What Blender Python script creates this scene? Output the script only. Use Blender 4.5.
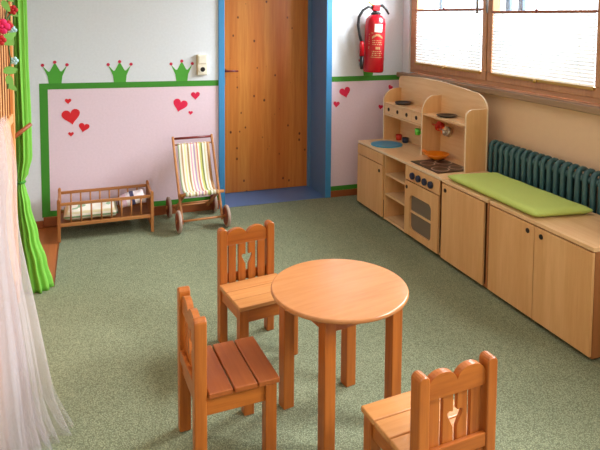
import bpy, bmesh, math, random
from mathutils import Vector, Matrix
random.seed(4)
PI = math.pi
C = bpy.context.scene.collection
for o in list(bpy.data.objects): bpy.data.objects.remove(o)

# ------------------------------------------------------------------ camera, world, light, exposure
cam = bpy.data.cameras.new('camera'); co = bpy.data.objects.new('camera', cam); C.objects.link(co)
cam.sensor_width = 36; cam.lens = 36.0; cam.shift_y = -0.2774; cam.clip_start = 0.02
co.matrix_world = (Matrix.Translation((-2.5717, -4.5475, 1.5)) @ Matrix.Rotation(-0.34564, 4, 'Z')
                   @ Matrix.Rotation(PI/2 - 0.06898, 4, 'X') @ Matrix.Rotation(0.0063, 4, 'Z'))
S = bpy.context.scene; S.camera = co
S.view_settings.view_transform = 'Standard'; S.view_settings.look = 'None'
S.view_settings.gamma = 1; S.view_settings.use_curve_mapping = False
S.view_settings.exposure = 0.0
w = bpy.data.worlds.new('world'); S.world = w; w.use_nodes = True
w.node_tree.nodes['Background'].inputs[0].default_value = (0.86, 0.93, 1.0, 1)
w.node_tree.nodes['Background'].inputs[1].default_value = 3.0

def area(name, loc, aim, sx, sy, power, col):
    l = bpy.data.lights.new(name, 'AREA'); l.shape = 'RECTANGLE'; l.size = sx; l.size_y = sy
    l.energy = power; l.color = col
    o = bpy.data.objects.new(name, l); C.objects.link(o); o.location = loc
    o.rotation_euler = (Vector(aim) - Vector(loc)).to_track_quat('-Z', 'Y').to_euler()
    return o
area('daylight_window_front', (1.1, -1.2, 2.5), (-1.6, -1.6, 0.3), 1.5, 0.9, 420, (0.93, 0.97, 1.0))
area('daylight_window_side', (1.1, -4.4, 2.5), (-1.6, -3.6, 0.3), 1.8, 0.9, 330, (0.95, 0.97, 1.0))
area('ceiling_fill', (-1.9, -2.2, 2.52), (-1.9, -2.2, 0), 2.2, 2.0, 14, (1.0, 0.97, 0.93))  # added fill light under the ceiling, stands for no known lamp
area('rear_fill', (-2.2, -5.4, 2.52), (-2.2, -5.4, 0), 2.4, 1.6, 30, (1.0, 0.95, 0.88))  # unseen fill added behind the camera to brighten faces turned towards it

# ------------------------------------------------------------------ helpers
def srgb(r, g, b):
    f = lambda c: (c/255/12.92) if c/255 <= .04045 else ((c/255 + .055)/1.055)**2.4
    return (f(r), f(g), f(b), 1)

def new_mat(name):
    m = bpy.data.materials.new(name); m.use_nodes = True
    return m, m.node_tree.nodes, m.node_tree.links, m.node_tree.nodes['Principled BSDF']

def plain(name, rgb, rough=.5, metal=0, var=.06, scale=40, bump=0, spec=.5):
    """slightly mottled paint, plastic or metal"""
    m, n, l, p = new_mat(name)
    tc = n.new('ShaderNodeTexCoord'); no = n.new('ShaderNodeTexNoise'); no.inputs['Scale'].default_value = scale
    no.inputs['Detail'].default_value = 4
    l.new(tc.outputs['Object'], no.inputs['Vector'])
    mx = n.new('ShaderNodeMix'); mx.data_type = 'RGBA'
    c = srgb(*rgb); l.new(no.outputs['Fac'], mx.inputs['Factor'])
    mx.inputs['A'].default_value = tuple(min(1, v*(1 - var)) for v in c[:3]) + (1,)
    mx.inputs['B'].default_value = tuple(min(1, v*(1 + var)) for v in c[:3]) + (1,)
    l.new(mx.outputs['Result'], p.inputs['Base Color'])
    p.inputs['Roughness'].default_value = rough; p.inputs['Metallic'].default_value = metal
    p.inputs['Specular IOR Level'].default_value = spec
    if bump:
        b = n.new('ShaderNodeBump'); b.inputs['Strength'].default_value = bump; b.inputs['Distance'].default_value = .002
        l.new(no.outputs['Fac'], b.inputs['Height']); l.new(b.outputs['Normal'], p.inputs['Normal'])
    return m

def wood(name, c1, c2, axis='Z', fine=60, rough=.4, knots=False, stretch=.06, spec=.5, wide=6):
    m, n, l, p = new_mat(name)
    tc = n.new('ShaderNodeTexCoord'); mp = n.new('ShaderNodeMapping')
    sc = [1, 1, 1]; sc['XYZ'.index(axis)] = stretch; mp.inputs['Scale'].default_value = sc
    l.new(tc.outputs['Object'], mp.inputs['Vector'])
    a = n.new('ShaderNodeTexNoise'); a.inputs['Scale'].default_value = fine; a.inputs['Detail'].default_value = 6
    a.inputs['Roughness'].default_value = .6
    b = n.new('ShaderNodeTexNoise'); b.inputs['Scale'].default_value = wide; b.inputs['Detail'].default_value = 2
    b.inputs['Distortion'].default_value = .6
    for q in (a, b): l.new(mp.outputs['Vector'], q.inputs['Vector'])
    ad = n.new('ShaderNodeMath'); ad.operation = 'ADD'; l.new(a.outputs['Fac'], ad.inputs[0]); l.new(b.outputs['Fac'], ad.inputs[1])
    rm = n.new('ShaderNodeMapRange'); rm.inputs['From Min'].default_value = .7; rm.inputs['From Max'].default_value = 1.3
    l.new(ad.outputs[0], rm.inputs['Value'])
    mx = n.new('ShaderNodeMix'); mx.data_type = 'RGBA'; mx.inputs['A'].default_value = srgb(*c1); mx.inputs['B'].default_value = srgb(*c2)
    l.new(rm.outputs['Result'], mx.inputs['Factor'])
    out = mx.outputs['Result']
    if knots:
        mp2 = n.new('ShaderNodeMapping'); s2 = [5.5, 5.5, 5.5]; s2['XYZ'.index(axis)] = 4.2; s2[1] = .001
        mp2.inputs['Scale'].default_value = s2; l.new(tc.outputs['Object'], mp2.inputs['Vector'])
        ns = n.new('ShaderNodeTexNoise'); ns.inputs['Scale'].default_value = 22
        l.new(tc.outputs['Object'], ns.inputs['Vector'])
        v = n.new('ShaderNodeTexVoronoi'); v.inputs['Scale'].default_value = 2.4; l.new(mp2.outputs['Vector'], v.inputs['Vector'])
        su = n.new('ShaderNodeMath'); su.operation = 'MULTIPLY_ADD'; l.new(ns.outputs['Fac'], su.inputs[0]); su.inputs[1].default_value = .1
        l.new(v.outputs['Distance'], su.inputs[2])
        r = n.new('ShaderNodeMapRange'); r.inputs['From Min'].default_value = .13; r.inputs['From Max'].default_value = .19
        r.inputs['To Min'].default_value = 1; r.inputs['To Max'].default_value = 0; l.new(su.outputs[0], r.inputs['Value'])
        # broad board-to-board tone
        bx_ = n.new('ShaderNodeTexNoise'); bx_.inputs['Scale'].default_value = 3; mp3 = n.new('ShaderNodeMapping')
        mp3.inputs['Scale'].default_value = (3.2, .001, .05); l.new(tc.outputs['Object'], mp3.inputs['Vector']); l.new(mp3.outputs['Vector'], bx_.inputs['Vector'])
        m3 = n.new('ShaderNodeMix'); m3.data_type = 'RGBA'; m3.blend_type = 'MULTIPLY'
        rr = n.new('ShaderNodeMapRange'); rr.inputs['From Min'].default_value = .35; rr.inputs['From Max'].default_value = .7; rr.inputs['To Max'].default_value = .75
        l.new(bx_.outputs['Fac'], rr.inputs['Value']); l.new(rr.outputs['Result'], m3.inputs['Factor'])
        l.new(out, m3.inputs['A']); m3.inputs['B'].default_value = srgb(225, 175, 130)
        m2 = n.new('ShaderNodeMix'); m2.data_type = 'RGBA'; l.new(r.outputs['Result'], m2.inputs['Factor'])
        l.new(m3.outputs['Result'], m2.inputs['A']); m2.inputs['B'].default_value = srgb(95, 42, 14)
        out = m2.outputs['Result']
    l.new(out, p.inputs['Base Color']); p.inputs['Roughness'].default_value = rough
    p.inputs['Specular IOR Level'].default_value = spec
    bp = n.new('ShaderNodeBump'); bp.inputs['Strength'].default_value = .12; bp.inputs['Distance'].default_value = .001
    l.new(a.outputs['Fac'], bp.inputs['Height']); l.new(bp.outputs['Normal'], p.inputs['Normal'])
    return m

class MB:
    """collects shapes of ONE part"""
    def __init__(s): s.b = bmesh.new(); s.mi = 0
    def box(s, x0, x1, y0, y1, z0, z1, M=None):
        vs = [s.b.verts.new((x, y, z)) for x in (x0, x1) for y in (y0, y1) for z in (z0, z1)]
        for f in ((0,1,3,2),(4,6,7,5),(0,4,5,1),(2,3,7,6),(0,2,6,4),(1,5,7,3)):
            fc = s.b.faces.new([vs[i] for i in f]); fc.material_index = s.mi
        if M: 
            for v in vs: v.co = M @ v.co
        return s
    def prism(s, pts, a, b, axis='Y'):
        """2D outline pts extruded from a to b along axis (X: pts=(y,z); Y: (x,z); Z: (x,y))"""
        def P(p, t): return {'X': (t, p[0], p[1]), 'Y': (p[0], t, p[1]), 'Z': (p[0], p[1], t)}[axis]
        A = [s.b.verts.new(P(p, a)) for p in pts]; B = [s.b.verts.new(P(p, b)) for p in pts]
        n = len(pts)
        fs = [s.b.faces.new(A), s.b.faces.new(B[::-1])]
        for i in range(n): fs.append(s.b.faces.new((A[i], B[i], B[(i+1) % n], A[(i+1) % n])))
        for f in fs: f.material_index = s.mi
        return s
    def tube(s, pts, r, seg=10, cap=True):
        pts = [Vector(p) for p in pts]; rs = r if isinstance(r, (list, tuple)) else [r]*len(pts)
        rings = []; up = None
        for i, p in enumerate(pts):
            t = (pts[min(i+1, len(pts)-1)] - pts[max(i-1, 0)]).normalized()
            if up is None: up = Vector((0, 0, 1)) if abs(t.z) < .9 else Vector((1, 0, 0))
            u = (up - t*up.dot(t)).normalized(); v = t.cross(u); up = u
            rings.append([s.b.verts.new(p + (u*math.cos(a) + v*math.sin(a))*rs[i]) for a in [2*PI*k/seg for k in range(seg)]])
        for A, B in zip(rings, rings[1:]):
            for k in range(seg): s.b.faces.new((A[k], A[(k+1) % seg], B[(k+1) % seg], B[k])).material_index = s.mi
        if cap: s.b.faces.new(rings[0][::-1]).material_index = s.mi; s.b.faces.new(rings[-1]).material_index = s.mi
        return s
    def lathe(s, prof, c=(0, 0, 0), axis='Z', seg=32, sx=1, sy=1):
        """prof = [(r, h)...] closed at ends with a cap"""
        R = {'Z': Matrix(), 'X': Matrix.Rotation(PI/2, 4, 'Y'), 'Y': Matrix.Rotation(-PI/2, 4, 'X')}[axis]
        rings = []
        for r, h in prof:
            rings.append([s.b.verts.new(Vector(c) + (R @ Vector((r*sx*math.cos(a), r*sy*math.sin(a), h)))) for a in [2*PI*k/seg for k in range(seg)]])
        for A, B in zip(rings, rings[1:]):
            for k in range(seg): s.b.faces.new((A[k], A[(k+1) % seg], B[(k+1) % seg], B[k])).material_index = s.mi
        s.b.faces.new(rings[0][::-1]).material_index = s.mi; s.b.faces.new(rings[-1]).material_index = s.mi
        return s
    def grid(s, rows, close=False):
        V = [[s.b.verts.new(p) for p in r] for r in rows]; n = len(V[0])
        for A, B in zip(V, V[1:]):
            for k in range(n if close else n-1): s.b.faces.new((A[k], A[(k+1) % n], B[(k+1) % n], B[k])).material_index = s.mi
        return s
    def build(s, name, mat, parent=None, bevel=0, smooth=False, loc=(0, 0, 0), rot=(0, 0, 0), thick=0, seg=2, sub=0):
        bmesh.ops.recalc_face_normals(s.b, faces=s.b.faces)
        me = bpy.data.meshes.new(name); s.b.to_mesh(me); s.b.free()
        for m in (mat if isinstance(mat, (list, tuple)) else [mat]): me.materials.append(m)
        o = bpy.data.objects.new(name, me); C.objects.link(o); o.location = loc; o.rotation_euler = rot
        if smooth:
            for p in me.polygons: p.use_smooth = True
        if sub: md = o.modifiers.new('sub', 'SUBSURF'); md.levels = sub; md.render_levels = sub
        if thick: md = o.modifiers.new('thick', 'SOLIDIFY'); md.thickness = thick; md.offset = 0
        if bevel:
            md = o.modifiers.new('bev', 'BEVEL'); md.width = bevel; md.segments = seg; md.limit_method = 'ANGLE'; md.angle_limit = .6
            md.harden_normals = False
        if parent: o.parent = parent
        return o

def thing(name, label, cat, loc=(0, 0, 0), rz=0, group=None):
    o = bpy.data.objects.new(name, None); C.objects.link(o); o.location = loc; o.rotation_euler = (0, 0, rz)
    return tag(o, label, cat, group)
def tag(o, label, cat, group=None, kind=None):
    o['label'] = label; o['category'] = cat
    if group: o['group'] = group
    if kind: o['kind'] = kind
    return o
def struct(o): o['kind'] = 'structure'; return o
def copy_tree(o, parent=None):
    c = o.copy(); C.objects.link(c); c.parent = parent
    for ch in [x for x in bpy.data.objects if x.parent == o]: copy_tree(ch, c)
    return c
def smooth_all(o, ang=.7):
    for p in o.data.polygons: p.use_smooth = True
    md = o.modifiers.new('ws', 'WEIGHTED_NORMAL'); return o

# ------------------------------------------------------------------ materials
M = {}
M['oak'] = wood('varnished wood upright', (146, 72, 22), (186, 106, 40), 'Z', 70, .34)
M['oak_x'] = wood('varnished wood along x', (146, 72, 22), (186, 106, 40), 'X', 70, .32)
M['oak_y'] = wood('varnished wood along y', (146, 72, 22), (186, 106, 40), 'Y', 70, .34)
M['seat'] = wood('varnished seat plank', (190, 124, 68), (212, 152, 94), 'X', 70, .25, spec=.7)  # window glare on the planks is put into this paler tone
M['seat_no_glare'] = wood('seat plank without glare', (150, 76, 32), (174, 98, 46), 'X', 70, .3, spec=.5)  # same planks toned darker, as seen without the window glare
M['tabletop'] = wood('varnished table top', (180, 116, 68), (196, 134, 84), 'X', 50, .27, stretch=.12, spec=.6)
M['birch'] = wood('beech laminate upright', (214, 160, 104), (230, 182, 128), 'Z', 55, .42, stretch=.08)
M['birch_y'] = wood('beech laminate along y', (220, 174, 124), (236, 198, 152), 'Y', 55, .38, stretch=.08)
M['birch_edge'] = wood('pale plywood edge', (232, 206, 168), (240, 218, 186), 'Y', 80, .5)
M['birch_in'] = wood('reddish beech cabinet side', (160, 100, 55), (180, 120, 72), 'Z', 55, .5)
M['pine'] = wood('knotty pine board door', (196, 114, 44), (222, 146, 66), 'Z', 55, .38, knots=True, stretch=.05)
M['floorwood'] = wood('orange parquet', (158, 84, 36), (186, 108, 52), 'Y', 40, .4)
M['skirt'] = wood('brown skirting wood', (138, 72, 36), (162, 92, 50), 'X', 50, .45)
M['winframe_y'] = wood('window frame wood', (172, 120, 84), (200, 148, 108), 'Y', 55, .42)
M['winframe'] = wood('window frame wood upright', (172, 120, 84), (200, 148, 108), 'Z', 55, .42)
M['sill'] = wood('window sill board', (132, 104, 76), (164, 134, 102), 'Y', 50, .4)
M['toy'] = wood('doll furniture wood', (152, 92, 46), (192, 130, 74), 'X', 60, .45)
M['toy_z'] = wood('doll furniture wood upright', (152, 92, 46), (192, 130, 74), 'Z', 60, .45)
M['slat'] = wood('pale spruce slat', (214, 140, 76), (238, 180, 116), 'Z', 60, .5)
M['slat_y'] = wood('pale spruce board', (206, 148, 92), (230, 180, 124), 'Y', 60, .5)
M['blue'] = plain('light blue door frame paint', (62, 138, 192), .4)
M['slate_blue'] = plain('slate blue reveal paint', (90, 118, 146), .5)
M['blue_lino'] = plain('blue linoleum', (86, 118, 162), .4)
M['green'] = plain('green wall paint', (58, 138, 36), .7)
M['crown'] = plain('crown green', (72, 160, 48), .6)
M['berry'] = plain('crimson berry dots', (196, 30, 70), .5)
M['red_heart'] = plain('bright red heart', (214, 26, 42), .5)
M['pink_heart'] = plain('crimson pink heart', (220, 26, 74), .5)
M['white_pl'] = plain('white plastic', (232, 228, 214), .35)
M['beige_pl'] = plain('beige print and shaded plastic', (198, 170, 120), .45)
M['black'] = plain('black plastic', (22, 22, 24), .35)
M['darkhole'] = plain('dark hole', (30, 20, 16), .8)
M['hob'] = plain('dark brown hob', (46, 34, 30), .3)
M['ring'] = plain('pale burner ring', (190, 168, 146), .5)
M['ext_red'] = plain('extinguisher red', (190, 14, 30), .25)
M['yellow'] = plain('yellow plastic', (230, 200, 60), .4)
M['brass'] = plain('brass', (190, 150, 80), .35, .7)
M['metal'] = plain('brushed metal', (150, 150, 150), .3, .9)
M['steel'] = plain('toy pot steel', (190, 170, 150), .3, .8)
M['dish_blue'] = plain('blue plastic basin', (40, 150, 190), .3)
M['orange_pl'] = plain('orange plastic', (238, 130, 20), .3)
M['red_pl'] = plain('red plastic', (206, 48, 26), .35)
M['green_pl'] = plain('green plastic', (92, 190, 60), .35)
M['knob'] = plain('navy knob', (30, 40, 66), .35)
M['pan_dark'] = plain('dark pan', (52, 46, 44), .35)
M['radiator'] = plain('petrol green radiator paint', (56, 94, 100), .32)
M['cushion'] = plain('lime cushion cloth', (186, 206, 108), .8, var=.05, scale=90, bump=.3)
M['oven_glass'] = plain('dark oven window', (118, 104, 92), .15)
M['curtain'] = plain('lime curtain cloth', (116, 184, 62), .75, var=.08, scale=14)
M['wheel'] = plain('pale rubber tyre', (176, 152, 140), .6)
M['wheel_red'] = plain('red brown wheel disc', (140, 62, 40), .5)
M['rod'] = plain('dark red varnished rod', (116, 34, 30), .35)
M['ceil'] = plain('ceiling white', (236, 232, 224), .8)
M['leafg'] = plain('garland leaf green', (120, 180, 80), .6)
M['vine'] = plain('garland vine', (60, 96, 40), .6)
M['petal_red'] = plain('red cloth petal', (190, 40, 44), .7)
M['petal_pink'] = plain('pink cloth petal', (226, 40, 110), .7)
M['pale_blue'] = plain('pale blue cloth petal', (178, 220, 226), .6)
M['outer'] = plain('blue grey outer sash', (84, 108, 132), .5)

def wall_paint():
    m, n, l, p = new_mat('white wall with pink painted field')
    tc = n.new('ShaderNodeTexCoord'); sp = n.new('ShaderNodeSeparateXYZ'); l.new(tc.outputs['Object'], sp.inputs[0])
    a = n.new('ShaderNodeMath'); a.operation = 'LESS_THAN'; l.new(sp.outputs['Z'], a.inputs[0]); a.inputs[1].default_value = .99
    b = n.new('ShaderNodeMath'); b.operation = 'GREATER_THAN'; l.new(sp.outputs['X'], b.inputs[0]); b.inputs[1].default_value = -2.85
    c = n.new('ShaderNodeMath'); c.operation = 'MULTIPLY'; l.new(a.outputs[0], c.inputs[0]); l.new(b.outputs[0], c.inputs[1])
    mx = n.new('ShaderNodeMix'); mx.data_type = 'RGBA'; l.new(c.outputs[0], mx.inputs['Factor'])
    mx.inputs['A'].default_value = srgb(222, 228, 236); mx.inputs['B'].default_value = srgb(234, 211, 226)
    no = n.new('ShaderNodeTexNoise'); no.inputs['Scale'].default_value = 60; no.inputs['Detail'].default_value = 6; l.new(tc.outputs['Object'], no.inputs['Vector'])
    m2 = n.new('ShaderNodeMix'); m2.data_type = 'RGBA'; m2.blend_type = 'MULTIPLY'; m2.inputs['Factor'].default_value = .12
    l.new(mx.outputs['Result'], m2.inputs['A']); l.new(no.outputs['Fac'], m2.inputs['B'])
    l.new(m2.outputs['Result'], p.inputs['Base Color']); p.inputs['Roughness'].default_value = .75
    bp = n.new('ShaderNodeBump'); bp.inputs['Strength'].default_value = .25; bp.inputs['Distance'].default_value = .002
    l.new(no.outputs['Fac'], bp.inputs['Height']); l.new(bp.outputs['Normal'], p.inputs['Normal'])
    return m
M['wall'] = wall_paint()
M['wall_r'] = plain('warm cream wall paint', (226, 192, 158), .75, var=.03, scale=30, bump=.2)
M['wall_o'] = plain('cream wall paint', (228, 220, 200), .8, var=.03, scale=30)

def carpet_mat():
    m, n, l, p = new_mat('green flecked loop carpet')
    tc = n.new('ShaderNodeTexCoord')
    mp = n.new('ShaderNodeMapping'); mp.inputs['Rotation'].default_value = (0, 0, .35); l.new(tc.outputs['Object'], mp.inputs['Vector'])
    v = n.new('ShaderNodeTexVoronoi'); v.inputs['Scale'].default_value = 185; v.inputs['Randomness'].default_value = .55
    l.new(mp.outputs['Vector'], v.inputs['Vector'])
    no = n.new('ShaderNodeTexNoise'); no.inputs['Scale'].default_value = 5; no.inputs['Detail'].default_value = 3; l.new(tc.outputs['Object'], no.inputs['Vector'])
    cr = n.new('ShaderNodeValToRGB'); e = cr.color_ramp.elements
    e[0].position = .1; e[0].color = srgb(190, 197, 162); e[1].position = .62; e[1].color = srgb(124, 131, 104)
    l.new(v.outputs['Distance'], cr.inputs['Fac'])
    # per-loop fleck
    m1 = n.new('ShaderNodeMix'); m1.data_type = 'RGBA'; m1.blend_type = 'MULTIPLY'; m1.inputs['Factor'].default_value = .22
    hs = n.new('ShaderNodeSeparateColor'); l.new(v.outputs['Color'], hs.inputs[0])
    l.new(cr.outputs['Color'], m1.inputs['A']); l.new(hs.outputs['Red'], m1.inputs['B'])
    m2 = n.new('ShaderNodeMix'); m2.data_type = 'RGBA'; m2.blend_type = 'MULTIPLY'; m2.inputs['Factor'].default_value = .2
    l.new(m1.outputs['Result'], m2.inputs['A']); l.new(no.outputs['Fac'], m2.inputs['B'])
    l.new(m2.outputs['Result'], p.inputs['Base Color']); p.inputs['Roughness'].default_value = .95; p.inputs['Specular IOR Level'].default_value = .15
    bp = n.new('ShaderNodeBump'); bp.inputs['Strength'].default_value = .6; bp.inputs['Distance'].default_value = .004; bp.invert = True
    l.new(v.outputs['Distance'], bp.inputs['Height']); l.new(bp.outputs['Normal'], p.inputs['Normal'])
    return m
M['carpet'] = carpet_mat()

def stripes(name, cols, axis='X', scale=1.0, off=0, rough=.8, interp='CONSTANT'):
    """cloth with a fixed sequence of woven stripes along one axis"""
    m, n, l, p = new_mat(name)
    tc = n.new('ShaderNodeTexCoord'); sp = n.new('ShaderNodeSeparateXYZ'); l.new(tc.outputs['Object'], sp.inputs[0])
    a = n.new('ShaderNodeMath'); a.operation = 'MULTIPLY_ADD'; l.new(sp.outputs[axis], a.inputs[0]); a.inputs[1].default_value = scale; a.inputs[2].default_value = off
    f = n.new('ShaderNodeMath'); f.operation = 'FRACT'; l.new(a.outputs[0], f.inputs[0])
    cr = n.new('ShaderNodeValToRGB'); cr.color_ramp.interpolation = interp; el = cr.color_ramp.elements
    el[0].position = 0; el[0].color = srgb(*cols[0]); el[1].position = 1/len(cols); el[1].color = srgb(*cols[1])
    for i, c in enumerate(cols[2:], 2): q = el.new(i/len(cols)); q.color = srgb(*c)
    l.new(f.outputs[0], cr.inputs['Fac']); l.new(cr.outputs['Color'], p.inputs['Base Color']); p.inputs['Roughness'].default_value = rough
    return m
W_ = (236, 230, 216)
M['sling'] = stripes('striped sling cloth', [W_, (170, 196, 160), W_, (190, 160, 120), W_, (216, 210, 150), W_, (180, 150, 100), W_, (206, 150, 170), W_, (190, 160, 196),
                                             (226, 214, 190), (190, 120, 110), W_, (206, 208, 120), (130, 136, 80), W_, (200, 190, 150), W_, (166, 116, 70), (190, 150, 104), W_], 'X', 1/.262, .5)
M['blanket'] = stripes('striped doll blanket', [W_, (190, 200, 160), W_, (130, 160, 120), W_, (226, 216, 176), W_, (150, 176, 140)], 'Z', 11)
M['pillowcl'] = stripes('checked doll pillow cloth', [(236, 224, 226), (236, 224, 226), (216, 180, 196), (236, 224, 226), (60, 60, 96), (236, 224, 226)], 'X', 6, .2)

def blind_mat():
    m, n, l, p = new_mat('white pleated blind cloth')
    tr = n.new('ShaderNodeBsdfTranslucent'); tr.inputs[0].default_value = (.30, .315, .32, 1)
    df = n.new('ShaderNodeBsdfDiffuse'); df.inputs[0].default_value = (.92, .92, .9, 1)
    mx = n.new('ShaderNodeMixShader'); mx.inputs[0].default_value = .6
    l.new(df.outputs[0], mx.inputs[1]); l.new(tr.outputs[0], mx.inputs[2]); l.new(mx.outputs[0], n['Material Output'].inputs[0]); return m
M['blind'] = blind_mat()
def glass_mat():
    m, n, l, p = new_mat('window glass')
    tr = n.new('ShaderNodeBsdfTransparent'); tr.inputs[0].default_value = (.97, .98, .98, 1)
    gl = n.new('ShaderNodeBsdfGlossy'); gl.inputs['Roughness'].default_value = .02
    fr = n.new('ShaderNodeLayerWeight'); fr.inputs['Blend'].default_value = .12; pw = n.new('ShaderNodeMath'); pw.operation = 'MULTIPLY'; l.new(fr.outputs['Facing'], pw.inputs[0]); pw.inputs[1].default_value = .5
    mx = n.new('ShaderNodeMixShader'); l.new(pw.outputs[0], mx.inputs[0])
    l.new(tr.outputs[0], mx.inputs[1]); l.new(gl.outputs[0], mx.inputs[2]); l.new(mx.outputs[0], n['Material Output'].inputs[0]); return m
M['glass'] = glass_mat()
def tulle_mat(alpha, col):
    m, n, l, p = new_mat('sheer white tulle')
    tc = n.new('ShaderNodeTexCoord'); no = n.new('ShaderNodeTexNoise'); no.inputs['Scale'].default_value = 9; l.new(tc.outputs['Object'], no.inputs['Vector'])
    tp = n.new('ShaderNodeBsdfTransparent'); df = n.new('ShaderNodeBsdfDiffuse'); df.inputs[0].default_value = srgb(*col)
    tl = n.new('ShaderNodeBsdfTranslucent'); tl.inputs[0].default_value = srgb(*col)
    a = n.new('ShaderNodeMixShader'); a.inputs[0].default_value = .45; l.new(df.outputs[0], a.inputs[1]); l.new(tl.outputs[0], a.inputs[2])
    r = n.new('ShaderNodeMapRange'); r.inputs['To Min'].default_value = alpha - .03; r.inputs['To Max'].default_value = alpha + .03; l.new(no.outputs['Fac'], r.inputs['Value'])
    mx = n.new('ShaderNodeMixShader'); l.new(r.outputs['Result'], mx.inputs[0]); l.new(tp.outputs[0], mx.inputs[1]); l.new(a.outputs[0], mx.inputs[2])
    l.new(mx.outputs[0], n['Material Output'].inputs[0]); return m
M['tulle'] = tulle_mat(.24, (226, 220, 224))
M['tulle2'] = tulle_mat(.30, (228, 208, 208))

# ------------------------------------------------------------------ the room
XL, YB, ZC = -3.7, -7.2, 2.65
struct(MB().box(XL-.1, .6, YB-.1, .7, -.12, -.006).build('floor', M['floorwood']))
cp = MB()
cp.prism([(0, 0), (0, YB), (XL, YB), (XL, -1.05), (-2.75, -1.05), (-2.75, 0)], -.006, 0, 'Z')
o = cp.build('carpet', M['carpet']); struct(o); o['label'] = 'grey green flecked loop carpet covering the room floor'
struct(MB().box(-1.56, -.70, .0, .40, -.006, .002).build('floor_doorway', M['blue_lino']))
struct(MB().box(XL-.1, .6, YB-.1, .7, ZC, ZC+.1).build('ceiling', M['ceil']))
wb = MB(); wb.box(XL, -1.60, 0, .42, 0, ZC); wb.box(-.66, .30, 0, .42, 0, ZC); wb.box(-1.60, -.66, 0, .42, 2.08, ZC)
struct(wb.build('wall_back', M['wall']))
struct(MB().box(XL, .3, .44, .5, 0, ZC).build('wall_behind_door', M['wall_o']))
# right wall with window openings
Wy0, Wy1, Wz0, Wz1 = -.115, -2.17, 1.035, 2.30
wr = MB(); wr.box(0, .3, YB, 0, 0, Wz0); wr.box(0, .3, YB, 0, Wz1, ZC); wr.box(0, .3, -3.1, Wy1, Wz0, Wz1)
wr.box(0, .3, YB, -6.0, Wz0, Wz1)
struct(wr.build('wall_right', M['wall_r']))
struct(MB().box(0, .3, Wy0, 0, Wz0, Wz1).build('wall_right_corner', M['wall']))
struct(MB().box(XL-.1, XL, YB, 0, 0, ZC).build('wall_left', M['wall_o']))
struct(MB().box(XL, .3, YB-.1, YB, 0, ZC).build('wall_front', M['wall_o']))
# skirting
struct(MB().box(-2.865, -1.603, -.014, 0, 0, .068).build('baseboard_back', M['skirt'], bevel=.002))
struct(MB().box(-.658, -.0, -.014, 0, 0, .052).build('baseboard_back_right', M['skirt'], bevel=.002))
struct(MB().box(XL, -2.865, -.02, 0, -.006, .045).build('baseboard_back_left', M['skirt'], bevel=.002))
struct(MB().box(-.014, 0, YB, -1.45, 0, .06).build('baseboard_right', M['skirt'], bevel=.002))
# green painted band (frame round the pink field)
b = MB(); b.prism([(-2.874, .066), (-1.603, .062), (-1.603, .105), (-2.819, .109), (-2.819, .981), (-1.603, .968), (-1.603, 1.011), (-2.874, 1.024)], -.0012, 0, 'Y')
struct(b.build('trim_1', M['green']))
struct(MB().box(-.658, 0, -.0012, 0, .968, 1.011).build('trim_2', M['green']))
struct(MB().box(-.658, 0, -.0012, 0, .052, .09).build('trim_3', M['green']))

# door
f = MB(); f.box(-1.602, -1.555, -.012, .30, .0, 2.08); df_ = f.build('door_frame', M['blue'], bevel=.002)
f = MB(); f.box(-.706, -.658, -.012, .0, .0, 2.08); f.box(-1.602, -.658, -.012, 0, 2.04, 2.10); fr2 = f.build('door_frame_right', M['blue'], bevel=.002)
f = MB(); f.box(-.706, -.66, 0, .36, 0, 2.08); f.box(-.735, -.706, .34, .36, 0, 2.08); f.box(-1.555, -.7, .02, .36, 2.06, 2.10); rv = f.build('reveal', M['slate_blue'], bevel=.001)
dr = thing('door_1', 'knotty pine door in a light blue frame', 'door', (0, 0, 0)); del dr['category']; dr['kind'] = 'structure'
for q in (df_, fr2, rv): q.parent = dr
MB().box(-1.554, -.71, .362, .40, .006, 2.05).build('door_leaf', M['pine'], dr, bevel=.002)
h = MB(); h.lathe([(.022, 0), (.022, .008)], (-1.478, .362, 1.05), 'Y', 20); h.tube([(-1.478, .36, 1.05), (-1.478, .315, 1.05), (-1.465, .306, 1.05), (-1.37, .306, 1.048)], [.008, .008, .009, .008], 10)
h.build('door_handle', M['rod'], dr, smooth=True)
h = MB(); h.box(-1.489, -1.467, .355, .362, .93, .99); h.build('key_plate', M['metal'], dr, bevel=.002)

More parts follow.
